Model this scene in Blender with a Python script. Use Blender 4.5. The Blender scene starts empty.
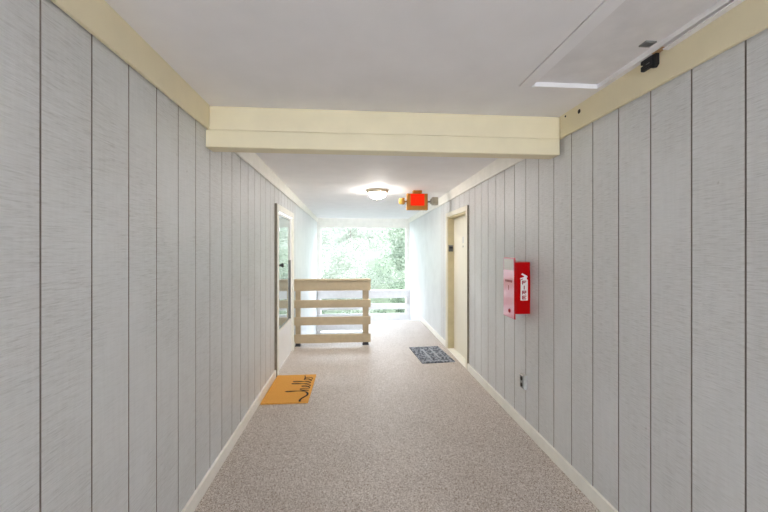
import bpy, bmesh, math, random
from mathutils import Vector, Matrix
random.seed(7)
SC = bpy.context.scene
COL = SC.collection

# ------------------------------------------------------------------ helpers
def tag(o, label=None, cat=None, group=None, kind=None):
    if label: o['label'] = label
    if cat: o['category'] = cat
    if group: o['group'] = group
    if kind: o['kind'] = kind
    return o

def empty(name, loc=(0, 0, 0), rz=0.0, parent=None):
    o = bpy.data.objects.new(name, None)
    COL.objects.link(o)
    o.location = loc
    o.rotation_euler = (0, 0, rz)
    o.empty_display_size = .1
    if parent: o.parent = parent
    return o

class MB:
    """collects shapes of ONE mesh object"""
    def __init__(s): s.bm = bmesh.new()
    def box(s, x0, x1, y0, y1, z0, z1, M=None):
        v = [s.bm.verts.new(Vector((x, y, z)) if M is None else M @ Vector((x, y, z)))
             for z in (z0, z1) for (x, y) in ((x0, y0), (x1, y0), (x1, y1), (x0, y1))]
        for f in ((3, 2, 1, 0), (4, 5, 6, 7), (0, 1, 5, 4), (1, 2, 6, 5), (2, 3, 7, 6), (3, 0, 4, 7)):
            s.bm.faces.new([v[i] for i in f])
        return s
    def prism(s, pts, fn, a, b):
        """polygon pts, extruded from a to b; fn(p, t) -> 3D"""
        lo = [s.bm.verts.new(fn(p, a)) for p in pts]
        hi = [s.bm.verts.new(fn(p, b)) for p in pts]
        n = len(pts)
        s.bm.faces.new(lo[::-1]); s.bm.faces.new(hi)
        for i in range(n):
            s.bm.faces.new((lo[i], lo[(i + 1) % n], hi[(i + 1) % n], hi[i]))
        return s
    def lathe(s, prof, M=None, n=32, smooth=True):
        """prof: list of (r, z) about local Z"""
        rings = []
        for r, z in prof:
            if r < 1e-6:
                p = Vector((0, 0, z)); rings.append([s.bm.verts.new(M @ p if M else p)])
            else:
                ring = []
                for i in range(n):
                    a = 2 * math.pi * i / n
                    p = Vector((r * math.cos(a), r * math.sin(a), z))
                    ring.append(s.bm.verts.new(M @ p if M else p))
                rings.append(ring)
        for A, B in zip(rings, rings[1:]):
            for i in range(n):
                a, b = A[i % len(A)], A[(i + 1) % len(A)]
                c, d = B[(i + 1) % len(B)], B[i % len(B)]
                vs = []
                for v in (a, b, c, d):
                    if v not in vs: vs.append(v)
                if len(vs) >= 3:
                    f = s.bm.faces.new(vs); f.smooth = smooth
        return s
    def tube(s, pts, r, n=10, taper=None):
        pts = [Vector(p) for p in pts]
        rings = []
        for i, p in enumerate(pts):
            t = (pts[min(i + 1, len(pts) - 1)] - pts[max(i - 1, 0)]).normalized()
            u = t.cross(Vector((0, 0, 1)))
            if u.length < .05: u = t.cross(Vector((1, 0, 0)))
            u.normalize(); w = t.cross(u)
            rr = r if taper is None else r + (taper - r) * i / (len(pts) - 1)
            rings.append([s.bm.verts.new(p + (u * math.cos(2 * math.pi * k / n) + w * math.sin(2 * math.pi * k / n)) * rr) for k in range(n)])
        for A, B in zip(rings, rings[1:]):
            for k in range(n):
                f = s.bm.faces.new((A[k], A[(k + 1) % n], B[(k + 1) % n], B[k])); f.smooth = True
        s.bm.faces.new(rings[0][::-1]); s.bm.faces.new(rings[-1])
        return s
    def ribbon(s, pts, w, z0, z1):
        """flat raised stroke on a horizontal surface; w is a number or a list"""
        pts = [Vector((p[0], p[1], 0)) for p in pts]
        L = []
        for i, p in enumerate(pts):
            t = (pts[min(i + 1, len(pts) - 1)] - pts[max(i - 1, 0)])
            if t.length < 1e-9: t = Vector((1, 0, 0))
            t.normalize(); nrm = Vector((-t.y, t.x, 0))
            ww = (w[i] if isinstance(w, list) else w) / 2
            L.append([s.bm.verts.new((q.x, q.y, z)) for z in (z0, z1) for q in (p - nrm * ww, p + nrm * ww)])
        for A, B in zip(L, L[1:]):
            s.bm.faces.new((A[2], B[2], B[3], A[3]))
            s.bm.faces.new((A[0], B[0], B[2], A[2]))
            s.bm.faces.new((A[1], A[3], B[3], B[1]))
            s.bm.faces.new((A[1], B[1], B[0], A[0]))
        s.bm.faces.new((L[0][0], L[0][2], L[0][3], L[0][1]))
        s.bm.faces.new((L[-1][0], L[-1][1], L[-1][3], L[-1][2]))
        return s
    def build(s, name, mat, parent=None, bevel=0, seg=2, recalc=True):
        if recalc: bmesh.ops.recalc_face_normals(s.bm, faces=s.bm.faces)
        me = bpy.data.meshes.new(name)
        s.bm.to_mesh(me); s.bm.free()
        me.materials.append(mat)
        o = bpy.data.objects.new(name, me)
        COL.objects.link(o)
        if parent: o.parent = parent
        if bevel:
            m = o.modifiers.new('bevel', 'BEVEL'); m.width = bevel; m.segments = seg
            m.limit_method = 'ANGLE'; m.angle_limit = math.radians(40)
        return o

def structure(o): o['kind'] = 'structure'; return o

# ------------------------------------------------------------------ materials
class NT:
    def __init__(s, name):
        s.m = bpy.data.materials.new(name); s.m.use_nodes = True
        s.t = s.m.node_tree; s.b = s.t.nodes['Principled BSDF']
    def n(s, typ, **kw):
        nd = s.t.nodes.new(typ)
        for k, v in kw.items():
            if k in nd.inputs: nd.inputs[k].default_value = v
            else: setattr(nd, k, v)
        return nd
    def l(s, a, b): s.t.links.new(a, b)
    def coords(s, scale=(1, 1, 1)):
        tc = s.n('ShaderNodeTexCoord'); mp = s.n('ShaderNodeMapping')
        mp.inputs['Scale'].default_value = scale
        s.l(tc.outputs['Object'], mp.inputs['Vector']); return mp.outputs['Vector']
    def ramp(s, fac, stops):
        r = s.n('ShaderNodeValToRGB'); e = r.color_ramp.elements
        while len(e) < len(stops): e.new(.5)
        for i, (p, c) in enumerate(stops):
            e[i].position = p; e[i].color = (c[0], c[1], c[2], 1)
        s.l(fac, r.inputs['Fac']); return r.outputs['Color']
    def bump(s, h, strength, dist=.002):
        b = s.n('ShaderNodeBump'); b.inputs['Strength'].default_value = strength
        b.inputs['Distance'].default_value = dist
        s.l(h, b.inputs['Height']); s.l(b.outputs['Normal'], s.b.inputs['Normal'])
    def mix(s, fac, a, b, mode='MIX'):
        m = s.n('ShaderNodeMix', data_type='RGBA', blend_type=mode)
        for sock, v in ((m.inputs[0], fac), (m.inputs[6], a), (m.inputs[7], b)):
            if isinstance(v, bpy.types.NodeSocket): s.l(v, sock)
            elif isinstance(v, (int, float)): sock.default_value = v
            else: sock.default_value = (v[0], v[1], v[2], 1)
        return m.outputs[2]

def simple(name, col, rough=.5, metal=0, noise=.06, scale=30, bump=0, spec=.5):
    t = NT(name)
    nz = t.n('ShaderNodeTexNoise', Scale=scale, Detail=4.0)
    t.l(t.coords(), nz.inputs['Vector'])
    c = t.ramp(nz.outputs['Fac'], [(.3, [v * (1 - noise) for v in col]), (.7, [min(1, v * (1 + noise)) for v in col])])
    t.l(c, t.b.inputs['Base Color'])
    t.b.inputs['Roughness'].default_value = rough
    t.b.inputs['Metallic'].default_value = metal
    t.b.inputs['Specular IOR Level'].default_value = spec
    if bump: t.bump(nz.outputs['Fac'], bump)
    return t.m

def siding(name):
    """grey paint on rough-sawn plywood: fine horizontal saw marks, slanting drips and dirt"""
    t = NT(name)
    saw = t.n('ShaderNodeTexNoise', Scale=1.0, Detail=6.0, Roughness=.65)
    t.l(t.coords((16, 16, 220)), saw.inputs['Vector'])
    grain = t.n('ShaderNodeTexNoise', Scale=1.0, Detail=4.0)
    t.l(t.coords((60, 60, 5)), grain.inputs['Vector'])
    big = t.n('ShaderNodeTexNoise', Scale=1.6, Detail=3.0)
    t.l(t.coords((1, 1, 1)), big.inputs['Vector'])
    spots = t.n('ShaderNodeTexNoise', Scale=26.0, Detail=2.0)
    t.l(t.coords((1, 1, .6)), spots.inputs['Vector'])
    c1a = t.ramp(saw.outputs['Fac'], [(.28, (.50, .50, .495)), (.46, (.655, .66, .66)), (.7, (.735, .745, .755))])
    c1b = t.ramp(saw.outputs['Fac'], [(.28, (.64, .645, .645)), (.46, (.70, .71, .715)), (.7, (.735, .745, .755))])
    patch = t.n('ShaderNodeTexNoise', Scale=2.3, Detail=2.0)      # weathering: the saw marks stand out in some patches only
    t.l(t.coords((1, 1, .8)), patch.inputs['Vector'])
    pf = t.ramp(patch.outputs['Fac'], [(.36, (0, 0, 0)), (.56, (1, 1, 1))])
    c1 = t.mix(pf, c1b, c1a)
    c2 = t.ramp(grain.outputs['Fac'], [(.3, (.96, .96, .96)), (.6, (1, 1, 1))])
    c3 = t.ramp(big.outputs['Fac'], [(.3, (.95, .945, .93)), (.7, (1.0, 1.0, 1.0))])
    c4 = t.ramp(spots.outputs['Fac'], [(.17, (.70, .68, .66)), (.23, (1, 1, 1))])
    c = t.mix(1, c1, c2, 'MULTIPLY'); c = t.mix(1, c, c3, 'MULTIPLY'); c = t.mix(1, c, c4, 'MULTIPLY')
    t.l(c, t.b.inputs['Base Color'])
    t.b.inputs['Roughness'].default_value = .42
    t.b.inputs['Specular IOR Level'].default_value = .5
    t.bump(saw.outputs['Fac'], .5, .004)
    return t.m

def carpet(name):
    t = NT(name)
    v = t.n('ShaderNodeTexVoronoi', Scale=210.0)
    t.l(t.coords(), v.inputs['Vector'])
    nz = t.n('ShaderNodeTexNoise', Scale=75.0, Detail=5.0, Roughness=.75)
    t.l(t.coords(), nz.inputs['Vector'])
    big = t.n('ShaderNodeTexNoise', Scale=2.2, Detail=4.0)
    t.l(t.coords(), big.inputs['Vector'])
    c1 = t.ramp(v.outputs['Color'], [(.15, (.31, .24, .185)), (.45, (.60, .53, .475)), (.85, (.87, .815, .775))])
    c2 = t.ramp(nz.outputs['Fac'], [(.3, (.72, .69, .66)), (.6, (1, 1, 1))])
    c3 = t.ramp(big.outputs['Fac'], [(.3, (.91, .90, .89)), (.7, (1, 1, 1))])
    c = t.mix(1, c1, c2, 'MULTIPLY'); c = t.mix(1, c, c3, 'MULTIPLY')
    t.l(c, t.b.inputs['Base Color'])
    t.b.inputs['Roughness'].default_value = .5
    t.b.inputs['Specular IOR Level'].default_value = .5
    t.bump(nz.outputs['Fac'], .35, .003)
    return t.m

def coir(name):
    t = NT(name)
    nz = t.n('ShaderNodeTexNoise', Scale=220.0, Detail=4.0); t.l(t.coords(), nz.inputs['Vector'])
    c = t.ramp(nz.outputs['Fac'], [(.3, (.58, .265, .05)), (.65, (.90, .47, .12))])
    t.l(c, t.b.inputs['Base Color']); t.b.inputs['Roughness'].default_value = .9
    t.b.inputs['Specular IOR Level'].default_value = .1
    t.bump(nz.outputs['Fac'], .6, .004)
    return t.m

def mosaic(name):
    """blue-grey ribbed doormat with small pale dashes and two pale lengthwise bars"""
    t = NT(name)
    br = t.n('ShaderNodeTexVoronoi', Scale=34.0); t.l(t.coords((1, .55, 1)), br.inputs['Vector'])
    nz = t.n('ShaderNodeTexNoise', Scale=120.0, Detail=3.0); t.l(t.coords(), nz.inputs['Vector'])
    c1 = t.ramp(br.outputs['Distance'], [(.25, (.075, .085, .11)), (.45, (.15, .165, .20)), (.6, (.36, .38, .43))])
    c2 = t.ramp(nz.outputs['Fac'], [(.3, (.65, .65, .65)), (.65, (1, 1, 1))])
    c = t.mix(1, c1, c2, 'MULTIPLY')
    t.l(c, t.b.inputs['Base Color']); t.b.inputs['Roughness'].default_value = .85
    t.b.inputs['Specular IOR Level'].default_value = .2
    t.bump(br.outputs['Distance'], .4, .003)
    return t.m

def leafmat(name, dark, light, trans=.45):
    t = NT(name)
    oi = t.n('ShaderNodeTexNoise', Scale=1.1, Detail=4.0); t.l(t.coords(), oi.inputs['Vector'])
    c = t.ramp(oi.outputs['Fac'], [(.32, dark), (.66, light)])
    t.l(c, t.b.inputs['Base Color']); t.b.inputs['Roughness'].default_value = .45
    tr = t.n('ShaderNodeBsdfTranslucent'); t.l(c, tr.inputs['Color'])
    mx = t.n('ShaderNodeMixShader'); mx.inputs[0].default_value = trans
    t.l(t.b.outputs[0], mx.inputs[1]); t.l(tr.outputs[0], mx.inputs[2])
    t.l(mx.outputs[0], t.t.nodes['Material Output'].inputs['Surface'])
    return t.m

def emit(name, col, strength):
    t = NT(name)
    t.b.inputs['Base Color'].default_value = (*[c * .12 for c in col], 1); t.b.inputs['Specular IOR Level'].default_value = .1
    t.b.inputs['Emission Color'].default_value = (*col, 1)
    t.b.inputs['Emission Strength'].default_value = strength
    t.b.inputs['Roughness'].default_value = .3
    return t.m

M = dict(
    siding=siding('grey_sawn_siding'),
    panel=simple('smooth_grey_panel', (.71, .735, .74), .35, noise=.05, scale=4),
    groove=simple('groove_bare_wood', (.28, .245, .215), .9),
    cream=simple('cream_trim_paint', (.80, .715, .50), .45, noise=.035, scale=6),
    white=simple('white_trim_paint', (.90, .88, .81), .45, noise=.04, scale=9),
    ceiling=simple('ceiling_paint', (.84, .825, .83), .7, noise=.025, scale=5, spec=.12),
    hatch=simple('hatch_paint', (.76, .74, .74), .7, noise=.06, scale=9, spec=.12),
    carpet=carpet('beige_speckled_carpet'),
    rail=simple('tan_rail_paint', (.53, .425, .275), .5, noise=.06, scale=12),
    railwhite=simple('white_rail_paint', (.74, .72, .72), .5, noise=.05, scale=12),
    doorcream=simple('cream_door_paint', (.84, .80, .68), .4, noise=.02, scale=4),
    jamb=simple('jamb_paint', (.62, .54, .33), .5, noise=.06, scale=9),
    doorwhite=simple('white_door_paint', (.88, .88, .87), .35, noise=.02, scale=4),
    coir=coir('coir_pile'), mosaic=mosaic('blue_grey_mat'),
    black=simple('black_plastic', (.012, .012, .016), .45),
    ink=simple('black_print', (.02, .014, .012), .9),
    red=simple('red_enamel', (.45, .001, .002), .3, noise=.03, spec=.1),
    frontglare=simple('pink_front_glare', (.95, .46, .57), .2, noise=.03),
    redprint=simple('red_print', (.35, .02, .03), .5),
    sticker=simple('sticker_white', (.82, .78, .74), .45, noise=.02),
    brass=simple('brass_housing', (.46, .19, .02), .45, .2),
    nickel=simple('brushed_rim', (.60, .52, .40), .35, .8),
    steel=simple('grey_steel', (.30, .31, .30), .4, .7),
    lamphead=simple('taupe_plastic', (.42, .385, .30), .45),
    dark=simple('dark_slot', (.03, .025, .022), .8),
    plaingrey=simple('plain_grey', (.20, .20, .20), .6),
    stain=simple('bare_stained_wood', (.50, .33, .17), .8, noise=.25, scale=25),
    edgebrown=simple('dark_brown_edge', (.24, .205, .15), .7, noise=.15, scale=20),
    bark=simple('bark', (.17, .16, .14), .9, noise=.3, scale=14, bump=.4),
    concrete=simple('landing_concrete', (.62, .61, .60), .8, noise=.08, scale=12),
    unseen_roof_slab=simple('unseen_slab_grey', (.25, .24, .23), .9),
    grass=simple('grass', (.045, .065, .035), .9, noise=.55, scale=9),
    mirror=None, dome=emit('frosted_dome_glow', (1, .94, .88), 29.0), domefill=emit('added_fill_dome_glow', (1, .90, .78), 5.0),
    exitred=emit('lit_red_face', (1.0, .022, .003), .24),
    exitletter=emit('lit_red_letters', (1.0, .03, .004), .27),
    bulb=emit('bulb_glow', (1, .62, .14), .2),
)
M['frontglare'].node_tree.nodes['Principled BSDF'].inputs['Coat Weight'].default_value = 1.0
t = NT('door_glass')
t.b.inputs['Base Color'].default_value = (.46, .52, .50, 1); t.b.inputs['Roughness'].default_value = .03
t.b.inputs['Metallic'].default_value = .55; t.b.inputs['Specular IOR Level'].default_value = 1.0
M['mirror'] = t.m

# ------------------------------------------------------------------ dimensions
XL, XR = -.902, 1.378          # wall faces
ZC = 2.335                     # ceiling
ZT = 2.188                     # bottom of top trim
SP = .2032                     # groove spacing
YB, YE = -4.7, 8.86            # back end and far end of the passage
YPL = 5.62                     # siding gives way to plain panels
YEDGE, YWELL, XWELL = 7.31, 5.74, .262
ZL = -.54                      # stair landing
def zc(y): return ZC - max(0, y - 2.37) * .0155       # ceiling falls slightly towards the open end
def zt(y): return ZT - max(0, y - 2.37) * .0090

# ------------------------------------------------------------------ walls
def wall(name, x0, n, g0, openings):
    """n=+1: face looks +X (left wall); openings: (y0, y1, ztop) doors"""
    m = MB()
    back = x0 - n * .18
    gw, gd = .0065, .013
    grooves = [g0 + SP * k for k in range(-40, 40)]
    grooves = [g for g in grooves if YB + .02 < g < YPL - .05]
    joints = [YPL + .005, YPL + 1.22, YPL + 2.44]
    def sect(ya, yb, za, zb):
        pts = [(back, ya), (x0, ya)]
        for g in grooves:
            if ya + .012 < g < yb - .012:
                a, b = g - gw / 2, g + gw / 2
                pts += [(x0, a), (x0 - n * gd, a + .0015), (x0 - n * gd, b - .0015), (x0, b)]
        pts += [(x0, yb), (back, yb)]
        m.prism(pts, lambda p, z: Vector((p[0], p[1], z)), za, zb)
    y = YB
    for (a, b, top) in openings:
        sect(y, a, -.2, 2.5)
        sect(a, b, top, 2.5)
        m.box(min(back, x0 - n * .002), max(back, x0 - n * .002), a, b, -.2, -.012)
        y = b
    sect(y, YPL, -.2, 2.5)
    o = structure(m.build(name, M['siding']))
    o.data.materials.append(M['groove'])                 # the saw-cut grooves are bare dirty wood
    for f in o.data.polygons:
        if all(.001 < abs(o.data.vertices[v].co.x - x0) + 1e-9 < .02 or abs(o.data.vertices[v].co.x - x0) < 1e-6 for v in f.vertices) \
           and any(abs(o.data.vertices[v].co.x - x0) > .001 for v in f.vertices) and len(f.vertices) == 4: f.material_index = 1
    return o

DL = (4.245, 5.245, 1.93)        # left door opening
DR = (4.285, 5.185, 1.935)      # right door opening
wall('wall_left', XL, 1, 1.1125, [DL])
wall('wall_right', XR, -1, 1.1543, [DR])

def stair_wall(name, x0, n):
    m = MB()
    back = x0 - n * .18
    ys = [YPL, YPL + 1.22, YPL + 2.44, YE]
    for a, b in zip(ys, ys[1:]):
        m.box(min(back, x0), max(back, x0), a + .003, b - .003, -2.6, 2.5)
        m.box(min(back, x0 - n * .006), max(back, x0 - n * .006), b - .003, b + .003, -2.6, 2.5)
    return structure(m.build(name, M['panel']))
stair_wall('wall_stairs_left', XL, 1)
stair_wall('wall_stairs_right', XR, -1)

# far end posts and header
m = MB(); m.box(XL - .02, XL + .095, YE, YE + .1, -2.6, 2.5); structure(m.build('trim_1', M['white'], bevel=.004))
m = MB(); m.box(XR - .095, XR + .02, YE, YE + .1, -2.6, 2.5); structure(m.build('trim_2', M['white'], bevel=.004))
m = MB(); m.box(XL + .095, XR - .095, YE - .0, YE + .1, 2.0, 2.5); structure(m.build('trim_3', M['white'], bevel=.004))

# ------------------------------------------------------------------ ceiling and roof
HX0, HX1, HY0, HY1 = .955, 1.325, .35, 1.865     # hatch recess
m = MB()
m.box(XL, XR, YB, HY0, ZC, 2.5); m.box(XL, .882, HY0, HY1, ZC, 2.5)
m.box(HX1, XR, HY0, HY1, ZC, 2.5); m.box(.882, HX1, HY0, HY1, ZC + .05, 2.5)
m.box(XL, XR, HY1, 2.37, ZC, 2.5)
m.prism([(2.37, ZC), (YE, zc(YE)), (YE, 2.5), (2.37, 2.5)], lambda p, x: Vector((x, p[0], p[1])), XL, XR)
structure(m.build('ceiling', M['ceiling']))
m = MB(); m.box(-7, 7.5, YB - .8, YE + .35, 2.55, 2.75); structure(m.build('unseen_roof_slab', M['unseen_roof_slab']))  # unseen slab, widened past the walls to block the sun

# ------------------------------------------------------------------ beam and trims
m = MB(); m.box(XL, XR, 2.272, 2.372, ZT, ZC); m.box(XL, 1.357, 2.262, 2.376, 2.079, ZT - .003)
structure(m.build('beam', M['cream'], bevel=.006))
def top_trim(name, xa, xb, mat, far):
    m = MB()
    if far: m.prism([(2.376, zt(2.376)), (YE, zt(YE)), (YE, zc(YE)), (2.376, zc(2.376))], lambda p, x: Vector((x, p[0], p[1])), xa, xb)
    else: m.box(xa, xb, YB, 2.262, ZT, ZC)
    return structure(m.build(name, mat, bevel=.003))
top_trim('trim_4', XL + .007, XL + .024, M['cream'], False)
tr5 = top_trim('trim_5', XR - .022, XR - .006, M['cream'], False)
top_trim('trim_6', XL + .006, XL + .022, M['white'], True)
top_trim('trim_7', XR - .022, XR - .006, M['white'], True)
# two dark holes in the right trim
for (y, z, r) in ((2.06, 2.290, .014), (2.20, 2.312, .007)):
    m = MB(); m.lathe([(0, .004), (r * .6, .0035), (r, 0)], Matrix.Translation((XR - .0222, y, z)) @ Matrix.Rotation(-math.pi / 2, 4, 'Y'), 10)
    m.build('nail_hole', M['dark'], tr5)

def base(name, xa, xb, spans):
    m = MB()
    for a, b in spans: m.box(xa, xb, a, b, 0, .086)
    return structure(m.build(name, M['white'], bevel=.004))
base('baseboard_left', XL, XL + .018, [(YB, DL[0] - .075), (DL[1] + .075, 5.44)])
base('baseboard_right', XR - .018, XR, [(YB, DR[0] - .065), (DR[1] + .065, YEDGE)])

# ------------------------------------------------------------------ floor, well edge, stairs
m = MB()
m.prism([(XL, YB), (XR, YB), (XR, YEDGE), (XWELL, YEDGE), (XWELL, YWELL), (XL, YWELL)], lambda p, z: Vector((p[0], p[1], z)), -.18, 0)
structure(m.build('floor', M['carpet']))
m = MB()   # pale nosing boards round the stair well
m.box(XL, XWELL, YWELL, YWELL + .025, -.2, .004)
structure(m.build('trim_8', M['railwhite'], bevel=.003))
m = MB(); m.box(XWELL, XR, YEDGE, YEDGE + .03, -.2, .004); structure(m.build('trim_9', M['railwhite'], bevel=.003))
m = MB(); m.box(XWELL - .025, XWELL, YWELL + .025, YEDGE + .03, -.2, .004); structure(m.build('trim_10', M['railwhite'], bevel=.003))
m = MB(); m.box(XL, XR, 7.90, YE + .1, ZL - .14, ZL); structure(m.build('floor_landing', M['concrete']))
m = MB()
for k in (1, 2):
    m.box(XWELL, XR, YEDGE + .03 + .28 * (k - 1), YEDGE + .03 + .28 * k + .02, -.18 * k - .05, -.18 * k)
st = tag(m.build('steps', M['concrete'], bevel=.004), kind='structure')
m = MB()
for k in range(1, 9):
    m.box(XL + .04, XWELL - .06, 7.90 - .27 * k - .02, 7.90 - .27 * (k - 1), ZL - .18 * k - .05, ZL - .18 * k)
structure(m.build('steps', M['concrete'], bevel=.004))
for nm, x in (('trim_11', XL), ('trim_12', XWELL - .06)):       # slanting stringers of the lower flight
    m = MB()
    m.prism([(7.95, ZL - .02), (7.95, ZL + .12), (5.70, ZL + .12 - 1.5), (5.70, ZL - .26 - 1.5), (7.9, ZL - .26)],
            lambda p, xx: Vector((xx, p[0], p[1])), x, x + .04)
    structure(m.build(nm, M['railwhite']))
m = MB(); m.box(XWELL - .02, XWELL, YWELL, 7.9, -2.6, -.2); structure(m.build('wall_well', M['panel']))
m = MB(); m.box(XL, XWELL, YWELL - .1, YWELL, -2.6, -.18); structure(m.build('wall_under_floor', M['panel']))

# ------------------------------------------------------------------ doors
# left: white storm door with a tall glass pane
d = empty('door_1', (XL, (DL[0] + DL[1]) / 2, 0)); d['kind'] = 'structure'
def loc(m): return m
yc = (DL[0] + DL[1]) / 2; hw = (DL[1] - DL[0]) / 2
m = MB()
m.box(0, .032, -hw - .068, -hw + .012, 0, 1.985); m.box(0, .032, hw - .012, hw + .068, 0, 1.985)
m.box(0, .032, -hw + .012, hw - .012, 1.912, 1.985)
m.build('door_frame', M['white'], d, bevel=.005)
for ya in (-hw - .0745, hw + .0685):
    m = MB(); m.box(0, .028, ya, ya + .006, 0, 1.985); e = m.build('edge_strip', M['edgebrown'], d); e['label'] = 'dark brown edge strip of the door casing'  # thin dark brown strips along the outer sides of the casing
m = MB()
hx = hw - .014; g0, g1, gb, gt = -hx + .095, hx - .085, .49, 1.872
m.box(-.03, .006, -hx, g0, .01, 1.905); m.box(-.03, .006, g1, hx, .01, 1.905)
m.box(-.03, .006, g0, g1, .01, gb); m.box(-.03, .006, g0, g1, gt, 1.905)
pn = m.build('door_panel', M['doorwhite'], d, bevel=.004)
m = MB(); m.box(-.015, -.006, g0, g1, gb, gt); m.build('glass_pane', M['mirror'], d)
m = MB(); m.box(-.008, .010, g1 - .012, g1 + .012, gb - .01, 1.31); m.build('dark_pane_strip', M['plaingrey'], d)  # dark grey strip along the far edge of the pane
m = MB(); m.box(-.008, .012, g0, g1, gb - .02, gb); m.build('pane_bead', M['white'], d, bevel=.003)
h = MB(); h.lathe([(0, .0), (.026, 0), (.026, .008), (.012, .012), (.012, .04), (.022, .045), (.026, .058), (.018, .068), (0, .07)],
                  Matrix.Translation((.006, -hx + .05, 1.272)) @ Matrix.Rotation(math.pi / 2, 4, 'Y'), 20)
h.box(.04, .055, -hx + .045, -hx + .12, 1.263, 1.281)
hd = h.build('door_handle', M['black'], d)
m = MB(); m.box(.006, .012, -hx + .035, -hx + .065, 1.17, 1.225); m.build('lock_plate', M['steel'], d, bevel=.003)

# right: cream door set back in a deep frame
d = empty('door_2', (XR, (DR[0] + DR[1]) / 2, 0)); d['kind'] = 'structure'
hw = (DR[1] - DR[0]) / 2
m = MB()
m.box(-.02, 0, -hw - .062, -hw, 0, 1.995); m.box(-.02, 0, hw, hw + .062, 0, 1.995)
m.box(-.02, 0, -hw, hw, 1.935, 1.995)
m.build('door_frame', M['doorcream'], d, bevel=.004)
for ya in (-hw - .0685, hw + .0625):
    m = MB(); m.box(-.018, 0, ya, ya + .006, 0, 1.995); e = m.build('edge_strip', M['edgebrown'], d); e['label'] = 'olive-brown edge strip of the door casing'  # same dark brown strips on this casing
m = MB()
m.box(-.0, .16, -hw, -hw + .018, 0, 1.935); m.box(-.0, .16, hw - .018, hw, 0, 1.935); m.box(0, .16, -hw + .018, hw - .018, 1.915, 1.935)
m.build('door_jamb', M['jamb'], d)
m = MB(); m.box(.085, .125, -hw + .019, hw - .019, .012, 1.914); m.build('door_panel', M['doorcream'], d, bevel=.002)
m = MB(); m.box(-.015, .15, -hw + .018, hw - .018, 0, .011); m.build('door_sill', M['white'], d, bevel=.003)
m = MB(); m.lathe([(0, 0), (.013, 0), (.013, .003), (.007, .004), (.007, .0035), (0, .0035)], Matrix.Translation((.085, -.02, 1.50)) @ Matrix.Rotation(-math.pi / 2, 4, 'Y'), 16)
m.build('peephole', M['steel'], d)
m = MB(); m.box(.0825, .0845, -.052, .012, 1.545, 1.63); m.build('number_plate', simple('pale_plate', (.66, .66, .63), .4), d, bevel=.001)
h = MB(); h.lathe([(0, 0), (.03, 0), (.03, .006), (.012, .012), (.012, .04), (.027, .05), (.029, .062), (.018, .07), (0, .071)],
                  Matrix.Translation((.085, -hw + .085, .95)) @ Matrix.Rotation(-math.pi / 2, 4, 'Y'), 20)
h.build('door_knob', M['steel'], d)

# entry lock box on the far jamb
o = empty('key_box', (XR + .035, DR[1] - .018, 1.43)); tag(o, 'small dark grey key box fixed to the jamb of the recessed cream door', 'key box')
m = MB(); m.box(-.032, .032, -.028, 0, -.0, .078); m.build('case', simple('dark_grey_case', (.10, .105, .10), .5), o, bevel=.006)
m = MB(); m.box(-.026, .026, -.033, -.0285, .044, .07); m.build('keypad', M['black'], o, bevel=.002)
m = MB(); m.box(-.036, .036, -.024, 0, .0785, .094); m.build('hood', M['plaingrey'], o, bevel=.004)

# ------------------------------------------------------------------ guard rails
o = empty('wooden_railing', ((XL + .257) / 2, 5.58, 0)); tag(o, 'cream-tan wooden railing of four wide boards standing in front of the stairwell', 'railing')
gx0, gx1 = XL + .008, .252
cx = (gx0 + gx1) / 2; a, b = gx0 - cx, gx1 - cx
o.location = (cx, 5.48, 0)
for (z0, z1) in ((.838, .983), (.582, .70), (.322, .444), (.051, .181)):
    m = MB(); m.box(a, b, -.028, 0, z0, z1); m.build('rail_board', M['rail'], o, bevel=.004)
for (x0, x1) in ((a + .014, a + .084), (b - .122, b - .03)):
    m = MB(); m.box(x0, x1, .001, .09, .05, .983); p = m.build('post', M['rail'], o, bevel=.004)
    m = MB(); m.box(x0 - .004, x1 + .004, -.002, .094, 0, .008); m.box(x0 + .004, x1 - .004, .004, .088, .008, .05)
    m.build('post_base', M['black'], p)
m = MB(); m.box(a, b + .004, -.04, .1, .984, 1.011); m.build('cap_rail', M['rail'], o, bevel=.006)

o = empty('landing_railing', ((XL + XR) / 2, YE - .03, ZL)); tag(o, 'white wooden railing at the far open end, crossing the stair landing before the trees', 'railing')
c0 = (XL + XR) / 2; a, b = XL + .004 - c0, XR - .004 - c0
for (z0, z1) in ((.444, .273), (.143, -.001), (-.10, -.275), (-.325, -.50)):
    m = MB(); m.box(a, b, -.075, -.045, z1 - ZL, z0 - ZL); m.build('rail_board', M['railwhite'], o, bevel=.004)
for x0 in (a, b - .09):
    m = MB(); m.box(x0, x0 + .09, -.044, .028, 0, .444 - ZL); m.build('post', M['railwhite'], o, bevel=.004)
m = MB(); m.box(a, b, -.085, .028, .445 - ZL, .468 - ZL); m.build('cap_rail', M['railwhite'], o, bevel=.004)

# ------------------------------------------------------------------ doormats
def spline(pts, k=8):
    out = []
    P = [Vector((*p, 0)) for p in pts]
    for i in range(len(P) - 1):
        p0, p1, p2, p3 = P[max(i - 1, 0)], P[i], P[i + 1], P[min(i + 2, len(P) - 1)]
        for j in range(k):
            u = j / k
            q = .5 * ((2 * p1) + (p2 - p0) * u + (2 * p0 - 5 * p1 + 4 * p2 - p3) * u * u + (3 * p1 - p0 - 3 * p2 + p3) * u ** 3)
            out.append((q.x, q.y))
    out.append(pts[-1]); return out
o = empty('doormat', (-.655, 3.815, 0)); tag(o, 'orange-brown coir doormat with black script hello beside the glazed door', 'doormat')
m = MB(); m.box(-.22, .22, -.375, .375, 0, .018); m.build('mat', M['coir'], o, bevel=.004)
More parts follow.
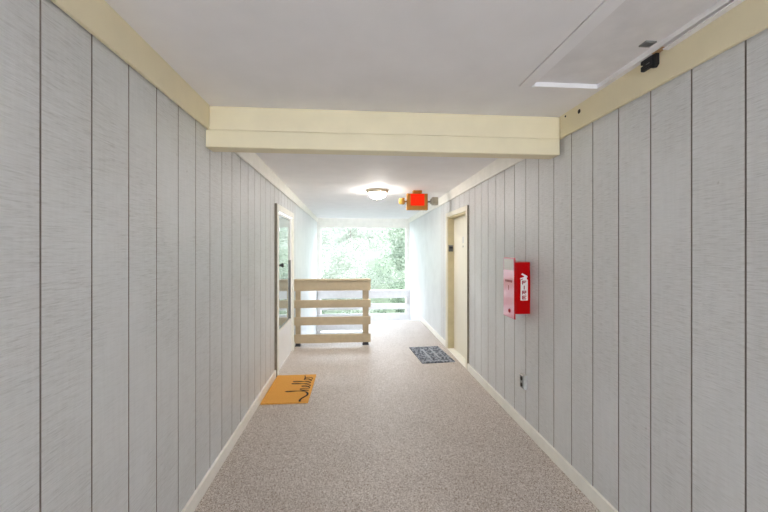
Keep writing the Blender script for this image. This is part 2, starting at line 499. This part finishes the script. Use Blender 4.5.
# handwriting: u runs along +Y, v (up in the word) runs towards -X
word = [(.0, .082), (.03, .088), (.075, .075), (.135, .040), (.165, .032), (.205, .04), (.245, .075), (.262, .16), (.262, .24), (.252, .262), (.246, .23), (.262, .12), (.272, .035),
        (.285, .10), (.312, .125), (.325, .09), (.325, .04), (.345, .035), (.39, .065), (.402, .105), (.385, .118), (.37, .09), (.378, .05), (.41, .035),
        (.45, .10), (.475, .20), (.468, .235), (.455, .21), (.458, .10), (.478, .04), (.505, .07), (.535, .19), (.53, .228), (.515, .205), (.518, .10), (.54, .04),
        (.575, .055), (.61, .085), (.60, .12), (.575, .115), (.57, .07), (.595, .035), (.635, .045), (.65, .085), (.63, .12), (.61, .115), (.66, .12), (.71, .13)]
pts = [(.20 - v + .026, u - .372) for u, v in word]
pts = spline(pts, 8)
wd = [.020 if p[1] < -.14 else .011 for p in pts]
m = MB(); m.ribbon(pts, wd, .0178, .0195); m.build('lettering', M['ink'], o)

o = empty('doormat', (1.06, 4.905, 0), math.radians(4.0)); tag(o, 'blue-grey patterned doormat lying before the recessed cream door', 'doormat')
m = MB(); m.box(-.22, .22, -.375, .375, 0, .012); m.build('mat', M['mosaic'], o, bevel=.003)
pale = simple('pale_weave', (.36, .38, .43), .85, noise=.3, scale=90)
for x in (-.075, .05):
    m = MB(); m.box(x, x + .028, -.21, .25, .0119, .0135); m.build('stripe', pale, o)
m = MB(); m.box(-.19, .19, -.33, -.315, .0119, .0135)
m.build('border_band', pale, o)

# ------------------------------------------------------------------ fire extinguisher cabinet
o = empty('extinguisher_cabinet', (XR, 2.808, .905)); tag(o, 'red fire extinguisher cabinet mounted on the right wall', 'fire extinguisher cabinet')
m = MB(); m.box(-.118, 0, -.104, .098, .044, .452); m.build('case', M['red'], o, bevel=.006)
m = MB()
m.prism([(-.1185, .008), (-.1195, .0), (-.128, .004), (-.130, .03), (-.130, .475), (-.124, .487), (-.1195, .485), (-.1185, .470)],
        lambda p, y: Vector((p[0], y, p[1])), -.1, .1)
dr = m.build('door', M['red'], o, bevel=.001)
m = MB(); m.box(-.1306, -.1298, -.099, .099, .006, .482); e = m.build('front_panel', M['frontglare'], dr, bevel=.0003); e['label'] = 'front panel with glare painted in as pink'  # pink base colour stands in for glare on the red front
m = MB(); m.box(-.1315, -.1307, -.088, .088, .385, .474); m.build('white_top_area', M['sticker'], dr, bevel=.0004)  # plain white area across the top of the front panel
m = MB()
for k in range(5): m.box(-.1312, -.1307, -.062 + .026 * k, -.042 + .026 * k, .288, .306)
m.build('instruction_text', M['redprint'], dr)
m = MB(); m.box(-.1312, -.1307, -.006, .006, .225, .262); m.build('arrow', M['redprint'], dr)
m = MB(); m.lathe([(0, .0), (.016, 0), (.016, .006), (.010, .010), (0, .010)], Matrix.Translation((-.1302, -.02, .06)) @ Matrix.Rotation(-math.pi / 2, 4, 'Y'), 16)
m.build('lock', M['redprint'], dr)
# white sticker in the outline of an extinguisher, on the side that faces the camera
m = MB()
y = -.1045
m.prism([(-.079, .152), (-.023, .152), (-.021, .157), (-.021, .312), (-.030, .320), (-.030, .328), (-.022, .340), (-.034, .348), (-.066, .364), (-.076, .356), (-.050, .342),
         (-.052, .336), (-.084, .326), (-.082, .316), (-.060, .324), (-.064, .316), (-.079, .311), (-.081, .157)],
        lambda p, yy: Vector((p[0], yy, p[1])), y - .0008, y)
sk = m.build('sticker', M['sticker'], o)
m = MB()
def glyph(ch, cx_, cz, w, h):
    s = .0075; x0, x1 = cx_ - w / 2, cx_ + w / 2; z0, z1 = cz - h / 2, cz + h / 2
    B = lambda a, b, c, d: m.box(a, b, y - .0014, y - .0008, c, d)
    if ch in 'FE': B(x0, x0 + s, z0, z1); B(x0 + s, x1, z1 - s, z1); B(x0 + s, x1 - s, cz - s / 2, cz + s / 2)
    if ch == 'E': B(x0 + s, x1, z0, z0 + s)
    if ch == 'I': B(cx_ - s / 2, cx_ + s / 2, z0, z1)
    if ch == 'R':
        B(x0, x0 + s, z0, z1); B(x0 + s, x1, z1 - s, z1); B(x0 + s, x1, cz - s / 2, cz + s / 2); B(x1 - s, x1, cz + s / 2, z1 - s)
        m.prism([(x0 + s, cz - s / 2), (x0 + 2.2 * s, cz - s / 2), (x1, z0), (x1 - 1.2 * s, z0)], lambda p, yy: Vector((p[0], yy, p[1])), y - .0014, y - .0008)
for ch, cz in zip('FIRE', (.292, .253, .214, .175)): glyph(ch, -.051, cz, .034, .030)
m.build('lettering', M['redprint'], sk)

# ------------------------------------------------------------------ outlet low on the right wall
o = empty('power_outlet', (XR, 2.785, .335)); tag(o, 'small weathered power outlet box low on the right wall', 'power outlet')
m = MB(); m.box(-.03, 0, -.036, .036, 0, .115); m.build('box', simple('weathered_grey_box', (.52, .52, .50), .6, noise=.15, scale=40), o, bevel=.006)
m = MB(); m.box(-.034, -.0302, -.030, .030, .006, .109); pl = m.build('cover_plate', M['steel'], o, bevel=.003)
for z in (.032, .083):
    m = MB(); m.lathe([(0, .003), (.015, .003), (.017, 0)], Matrix.Translation((-.034, 0, z)) @ Matrix.Rotation(-math.pi / 2, 4, 'Y'), 16)
    m.build('socket', M['dark'], pl)
m = MB(); m.box(-.041, -.0345, -.028, .028, .109, .118); m.build('weather_lid', M['sticker'], o, bevel=.003)

# ------------------------------------------------------------------ dome lamps
def dome(loc, label, mat):
    o = empty('ceiling_lamp', loc); tag(o, label, 'ceiling lamp')
    m = MB(); m.lathe([(0, 0), (.15, 0), (.152, -.006), (.151, -.034), (.140, -.042), (.124, -.042)], None, 40); m.build('rim', M['nickel'], o)
    m = MB(); m.lathe([(.1235, -.038), (.1225, -.052), (.112, -.078), (.085, -.102), (.05, -.116), (.02, -.122), (0, -.123)], None, 40); m.build('lamp_shade', mat, o)
    m = MB(); m.lathe([(0, -.122), (.009, -.122), (.010, -.130), (.006, -.138), (0, -.140)], None, 12); m.build('finial', M['nickel'], o)
    return o
dome((.327, 5.03, zc(5.03)), 'frosted dome ceiling lamp glowing on the ceiling left of the exit sign', M['dome'])
dome((.24, -.9, ZC), 'added frosted dome ceiling lamp behind the camera, lighting the near bay', M['domefill'])  # unseen lamp, added behind the camera to light the near bay

# ------------------------------------------------------------------ exit sign with twin emergency heads
ys = 5.03; zs = zc(ys)
o = empty('exit_sign', (.892, ys, zs)); tag(o, 'brass-edged red exit sign hanging from the ceiling with two emergency lamp heads', 'exit sign')
m = MB(); m.box(-.062, .062, -.045, .045, -.042, 0); m.build('canopy', M['brass'], o, bevel=.004)
m = MB(); m.box(-.148, .148, -.035, .035, -.275, -.043); m.build('housing', M['brass'], o, bevel=.004)
m = MB(); m.box(-.098, .098, -.039, -.0352, -.215, -.05); fc = m.build('face', M['exitred'], o, bevel=.002)
m = MB(); yf = -.0395
def bar(a, b, c, d_): m.box(a, b, yf - .001, yf + .0004, c, d_)
zz0, zz1 = -.185, -.085
for i, ch in enumerate('EXIT'):
    xx = -.085 + i * .045; w = .032; s = .007
    if ch == 'E': bar(xx, xx + s, zz0, zz1); [bar(xx + s, xx + w, z, z + s) for z in (zz0, (zz0 + zz1) / 2 - s / 2, zz1 - s)]
    if ch == 'X':
        for sg in (0, 1):
            p0, p1 = (xx, xx + w) if sg else (xx + w, xx)
            m.prism([(p0 - s / 2, zz0), (p0 + s / 2, zz0), (p1 + s / 2, zz1), (p1 - s / 2, zz1)], lambda p, yy: Vector((p[0], yy, p[1])), yf - .001 - sg * .0003, yf + .0004)
    if ch == 'I': bar(xx + w / 2 - s / 2, xx + w / 2 + s / 2, zz0, zz1)
    if ch == 'T': bar(xx, xx + w, zz1 - s, zz1); bar(xx + w / 2 - s / 2, xx + w / 2 + s / 2, zz0, zz1 - s)
m.build('lettering', M['exitletter'], fc)
for sgn in (-1, 1):
    m = MB(); m.tube([(sgn * .149, 0, -.155), (sgn * .19, 0, -.155)], .010, 10); arm = m.build('arm', M['brass'] if sgn < 0 else M['plaingrey'], o)
    m = MB()
    if sgn > 0:
        m.box(.190, .212, -.03, .03, -.185, -.115); m.box(.2125, .296, -.045, .045, -.200, -.090)
        hd = m.build('lamp_head', M['lamphead'], o, bevel=.006); hd['label'] = 'taupe lamp head'
        m = MB(); m.box(.225, .284, -.049, -.0455, -.188, -.102); m.build('lens', M['lamphead'], hd, bevel=.004)
    else:
        m.box(-.216, -.182, -.036, .036, -.195, -.105)
        hd = m.build('lamp_head', M['brass'], o, bevel=.006); hd['label'] = 'brass lamp head turned away with a yellow lens'
        m = MB(); m.lathe([(.044, 0), (.044, .028), (.034, .042), (0, .048)], Matrix.Translation((-.217, 0, -.150)) @ Matrix.Rotation(-math.pi / 2, 4, 'Y'), 20)
        m.build('lens', M['bulb'], hd)

# ------------------------------------------------------------------ ceiling hatch and what is fixed near it
o = empty('ceiling_hatch', ((HX0 + HX1) / 2, (HY0 + HY1) / 2, ZC)); tag(o, 'flush painted attic hatch with flat border strips in the ceiling near the right wall', 'hatch')
cx_, cy_ = o.location.x, o.location.y
B = lambda x0, x1, y0, y1, z0, z1: (x0 - cx_, x1 - cx_, y0 - cy_, y1 - cy_, z0, z1)
m = MB(); m.box(*B(HX0, HX1, HY0, HY1, .022, .048)); m.build('hatch_panel', M['hatch'], o)
m = MB(); m.box(*B(.888, HX0, .355, HY1 - .006, -.002, .022)); m.build('border_strip', M['ceiling'], o, bevel=.001)
m = MB(); m.box(*B(HX0 + .012, HX1 - .002, HY1 - .013, HY1 - .001, -.003, .0215)); e = m.build('end_strip', M['ceiling'], o); e['label'] = 'bright white strip at the far end of the hatch'
m = MB(); m.box(*B(HX1, XR - .0235, 1.46, HY1, -.003, 0)); m.build('border_strip', M['ceiling'], o)
m = MB()
m.prism([(1.44, -.020), (1.44, -.014), (.35, 0), (.35, -.006)], lambda p, x: Vector((x - cx_, p[0] - cy_, p[1])), HX1 + .002, XR - .024)
e = m.build('border_strip', M['ceiling'], o); e['label'] = 'sagging loose strip beside the trim'
m = MB(); m.box(*B(HX1 + .004, XR - .024, 1.445, 1.50, -.006, -.0035)); e = m.build('bare_wood', M['stain'], o); e['label'] = 'patch of bare brown wood'

o = empty('vent_grille', (1.282, 1.468, ZC + .022)); o.scale = (.72, .8, 1); tag(o, 'tiny rusty grey vent screen in the ceiling hatch, next to the black bracket', 'vent')
m = MB()
m.box(-.034, .034, -.026, -.020, -.006, 0); m.box(-.034, .034, .020, .026, -.006, 0); m.box(-.034, -.028, -.02, .02, -.006, 0); m.box(.028, .034, -.02, .02, -.006, 0)
m.build('frame', M['steel'], o)
m = MB()
for k in range(5): m.box(-.028, .028, -.018 + .008 * k, -.0145 + .008 * k, -.005, -.001)
for k in range(6): m.box(-.026 + .0098 * k, -.0235 + .0098 * k, -.02, .02, -.0035, -.0015)
m.build('mesh_screen', M['plaingrey'], o)

o = empty('bracket', (XR - .0222, 1.53, 2.27)); tag(o, 'small black plastic bracket screwed to the cream trim by the hatch', 'bracket')
m = MB()
m.prism([(-.043, .012), (-.03, .0), (-.012, .006), (.0, .014), (.043, .014), (.043, .036), (.030, .037), (.030, .043), (.043, .044), (.043, .062), (-.043, .062)],
        lambda p, x: Vector((x, p[0], p[1])), -.018, 0)
m.build('plate', M['black'], o, bevel=.002)
m = MB(); m.box(-.027, -.0185, -.026, .016, .018, .05); m.build('clip', M['black'], o, bevel=.003)
m = MB(); m.box(-.0285, -.0275, -.020, .0, .026, .029); m.build('mark', M['plaingrey'], o)

# ------------------------------------------------------------------ trees beyond the open end
def ground():
    m = MB(); n = 24; V = []
    for j in range(n + 1):
        for i in range(n + 1):
            x = -30 + 60 * i / n; yv = 9.6 + 60 * j / n
            V.append(m.bm.verts.new((x, yv, -3.4 + max(0, yv - 14) * .16 + .25 * math.sin(x * .6) * math.cos(yv * .5))))
    for j in range(n):
        for i in range(n):
            m.bm.faces.new((V[j * (n + 1) + i], V[j * (n + 1) + i + 1], V[(j + 1) * (n + 1) + i + 1], V[(j + 1) * (n + 1) + i]))
    return structure(m.build('ground', M['grass']))
ground()
def gz(x, y): return -3.4 + max(0, y - 14) * .16
LEAF = [leafmat('leaves_pale', (.23, .265, .215), (.34, .37, .31)), leafmat('leaves_mid', (.135, .18, .13), (.27, .315, .235)), leafmat('leaves_hazy', (.30, .33, .285), (.44, .465, .41)), leafmat('leaves_deep', (.04, .075, .04), (.15, .20, .13))]  # haze and glare are mixed into the pale and hazy leaf colours
def foliage(name, blobs, nleaf, size, mat, parent):
    bm_v, bm_f = [], []
    tot = sum(r ** 2 for _, r in blobs)
    for c, r in blobs:
        for _ in range(int(nleaf * r * r / tot)):
            d_ = Vector((random.gauss(0, 1), random.gauss(0, 1), random.gauss(0, 1))).normalized()
            p = Vector(c) + d_ * r * (random.uniform(.45, 1.0) ** .6)
            nrm = (d_ + Vector((random.uniform(-1, 1), random.uniform(-1, 1), random.uniform(-.3, 1))) * .9).normalized()
            u = nrm.orthogonal().normalized(); u.rotate(Matrix.Rotation(random.uniform(0, 6.28), 3, nrm)); w = nrm.cross(u)
            s = size * random.uniform(.6, 1.3); k = len(bm_v)
            bm_v += [p - u * s, p + w * s * .42 + nrm * s * .1, p + u * s, p - w * s * .42 + nrm * s * .1]
            bm_f.append((k, k + 1, k + 2, k + 3))
    me = bpy.data.meshes.new(name); me.from_pydata(bm_v, [], bm_f); me.materials.append(mat)
    o = bpy.data.objects.new(name, me); COL.objects.link(o); o.parent = parent
    return o
def tree(name, x, y, H, R, mat, label, cat, nleaf=5000, size=.13, low=.25):
    z = gz(x, y)
    o = empty(name, (x, y, z)); tag(o, label, cat)
    if cat == 'tree':
        m = MB(); m.tube([(0, 0, -.3), (.05, .03, H * .3), (-.04, .06, H * .6), (.02, 0, H * .9)], .09, 10, .02); m.build('trunk', M['bark'], o)
        m = MB()
        br = []
        for k in range(6):
            a = k * 1.05 + random.random(); h0 = H * random.uniform(.3, .65); L = R * random.uniform(.4, .7)
            br.append(((0, .04, h0), (math.cos(a) * L * .5, math.sin(a) * L * .5, h0 + L * .35), (math.cos(a) * L, math.sin(a) * L, h0 + L * .55)))
        for p in br: m.tube(p, .02, 8, .006)
        m.build('branches', M['bark'], o)
    blobs = []
    nb = 22
    for k in range(nb):
        hz = random.uniform(low, 1.0); prof = math.sin(math.pi * min(1, (hz - low * .6) / (1.08 - low * .6))) ** .6
        a = random.uniform(0, 6.28); rr = R * prof * random.uniform(.2, .8)
        blobs.append(((math.cos(a) * rr, math.sin(a) * rr, H * hz), R * random.uniform(.22, .42)))
    foliage('foliage', blobs, nleaf, size, mat, o)
    return o
tree('bush', -1.2, 13.5, 3.4, 1.7, LEAF[3], 'dark green bush low at the left of the opening', 'bush', 9000, .055, .05)
tree('bush', 2.2, 13.2, 3.3, 1.6, LEAF[3], 'leafy green bush right behind the white railing at the right', 'bush', 9000, .055, .05)
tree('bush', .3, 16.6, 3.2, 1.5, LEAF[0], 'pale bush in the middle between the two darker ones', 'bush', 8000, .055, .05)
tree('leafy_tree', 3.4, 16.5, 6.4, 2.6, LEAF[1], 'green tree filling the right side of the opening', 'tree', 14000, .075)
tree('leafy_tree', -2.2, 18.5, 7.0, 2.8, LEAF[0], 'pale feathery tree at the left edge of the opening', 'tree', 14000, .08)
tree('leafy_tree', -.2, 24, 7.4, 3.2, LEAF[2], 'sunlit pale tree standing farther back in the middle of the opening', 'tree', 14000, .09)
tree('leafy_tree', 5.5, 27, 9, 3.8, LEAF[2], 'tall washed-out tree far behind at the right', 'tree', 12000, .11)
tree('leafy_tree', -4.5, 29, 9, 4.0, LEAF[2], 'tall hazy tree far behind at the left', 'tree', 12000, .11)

# ------------------------------------------------------------------ light
w = bpy.data.worlds.new('World'); SC.world = w; w.use_nodes = True
bg = w.node_tree.nodes['Background']
bg.inputs['Color'].default_value = (.83, .90, 1.0, 1)
bg.inputs['Strength'].default_value = 2.55
sl = bpy.data.lights.new('sun', 'SUN'); sl.energy = 1.6; sl.angle = math.radians(2); sl.color = (1, .96, .88)
so = bpy.data.objects.new('sun', sl); COL.objects.link(so)
so.rotation_euler = Vector((-.45, .55, -.85)).to_track_quat('-Z', 'Y').to_euler()

# ------------------------------------------------------------------ camera
cam = bpy.data.cameras.new('camera'); co = bpy.data.objects.new('camera', cam); COL.objects.link(co)
cam.sensor_width = 36; cam.lens = 358.17 / 768 * 36
cam.shift_y = -(256 - 250.13) / 768
co.location = (0, 0, 1.451)
co.rotation_euler = (math.pi / 2, 0, -.0833)
cam.clip_start = .02; cam.clip_end = 300
SC.camera = co

vs = SC.view_settings
vs.view_transform = 'Standard'; vs.look = 'None'; vs.exposure = 2.1; vs.gamma = 1; vs.use_curve_mapping = False
SC.cycles.max_bounces = 14; SC.cycles.diffuse_bounces = 10
SC.cycles.sample_clamp_indirect = 8
SC.cycles.use_denoising = True
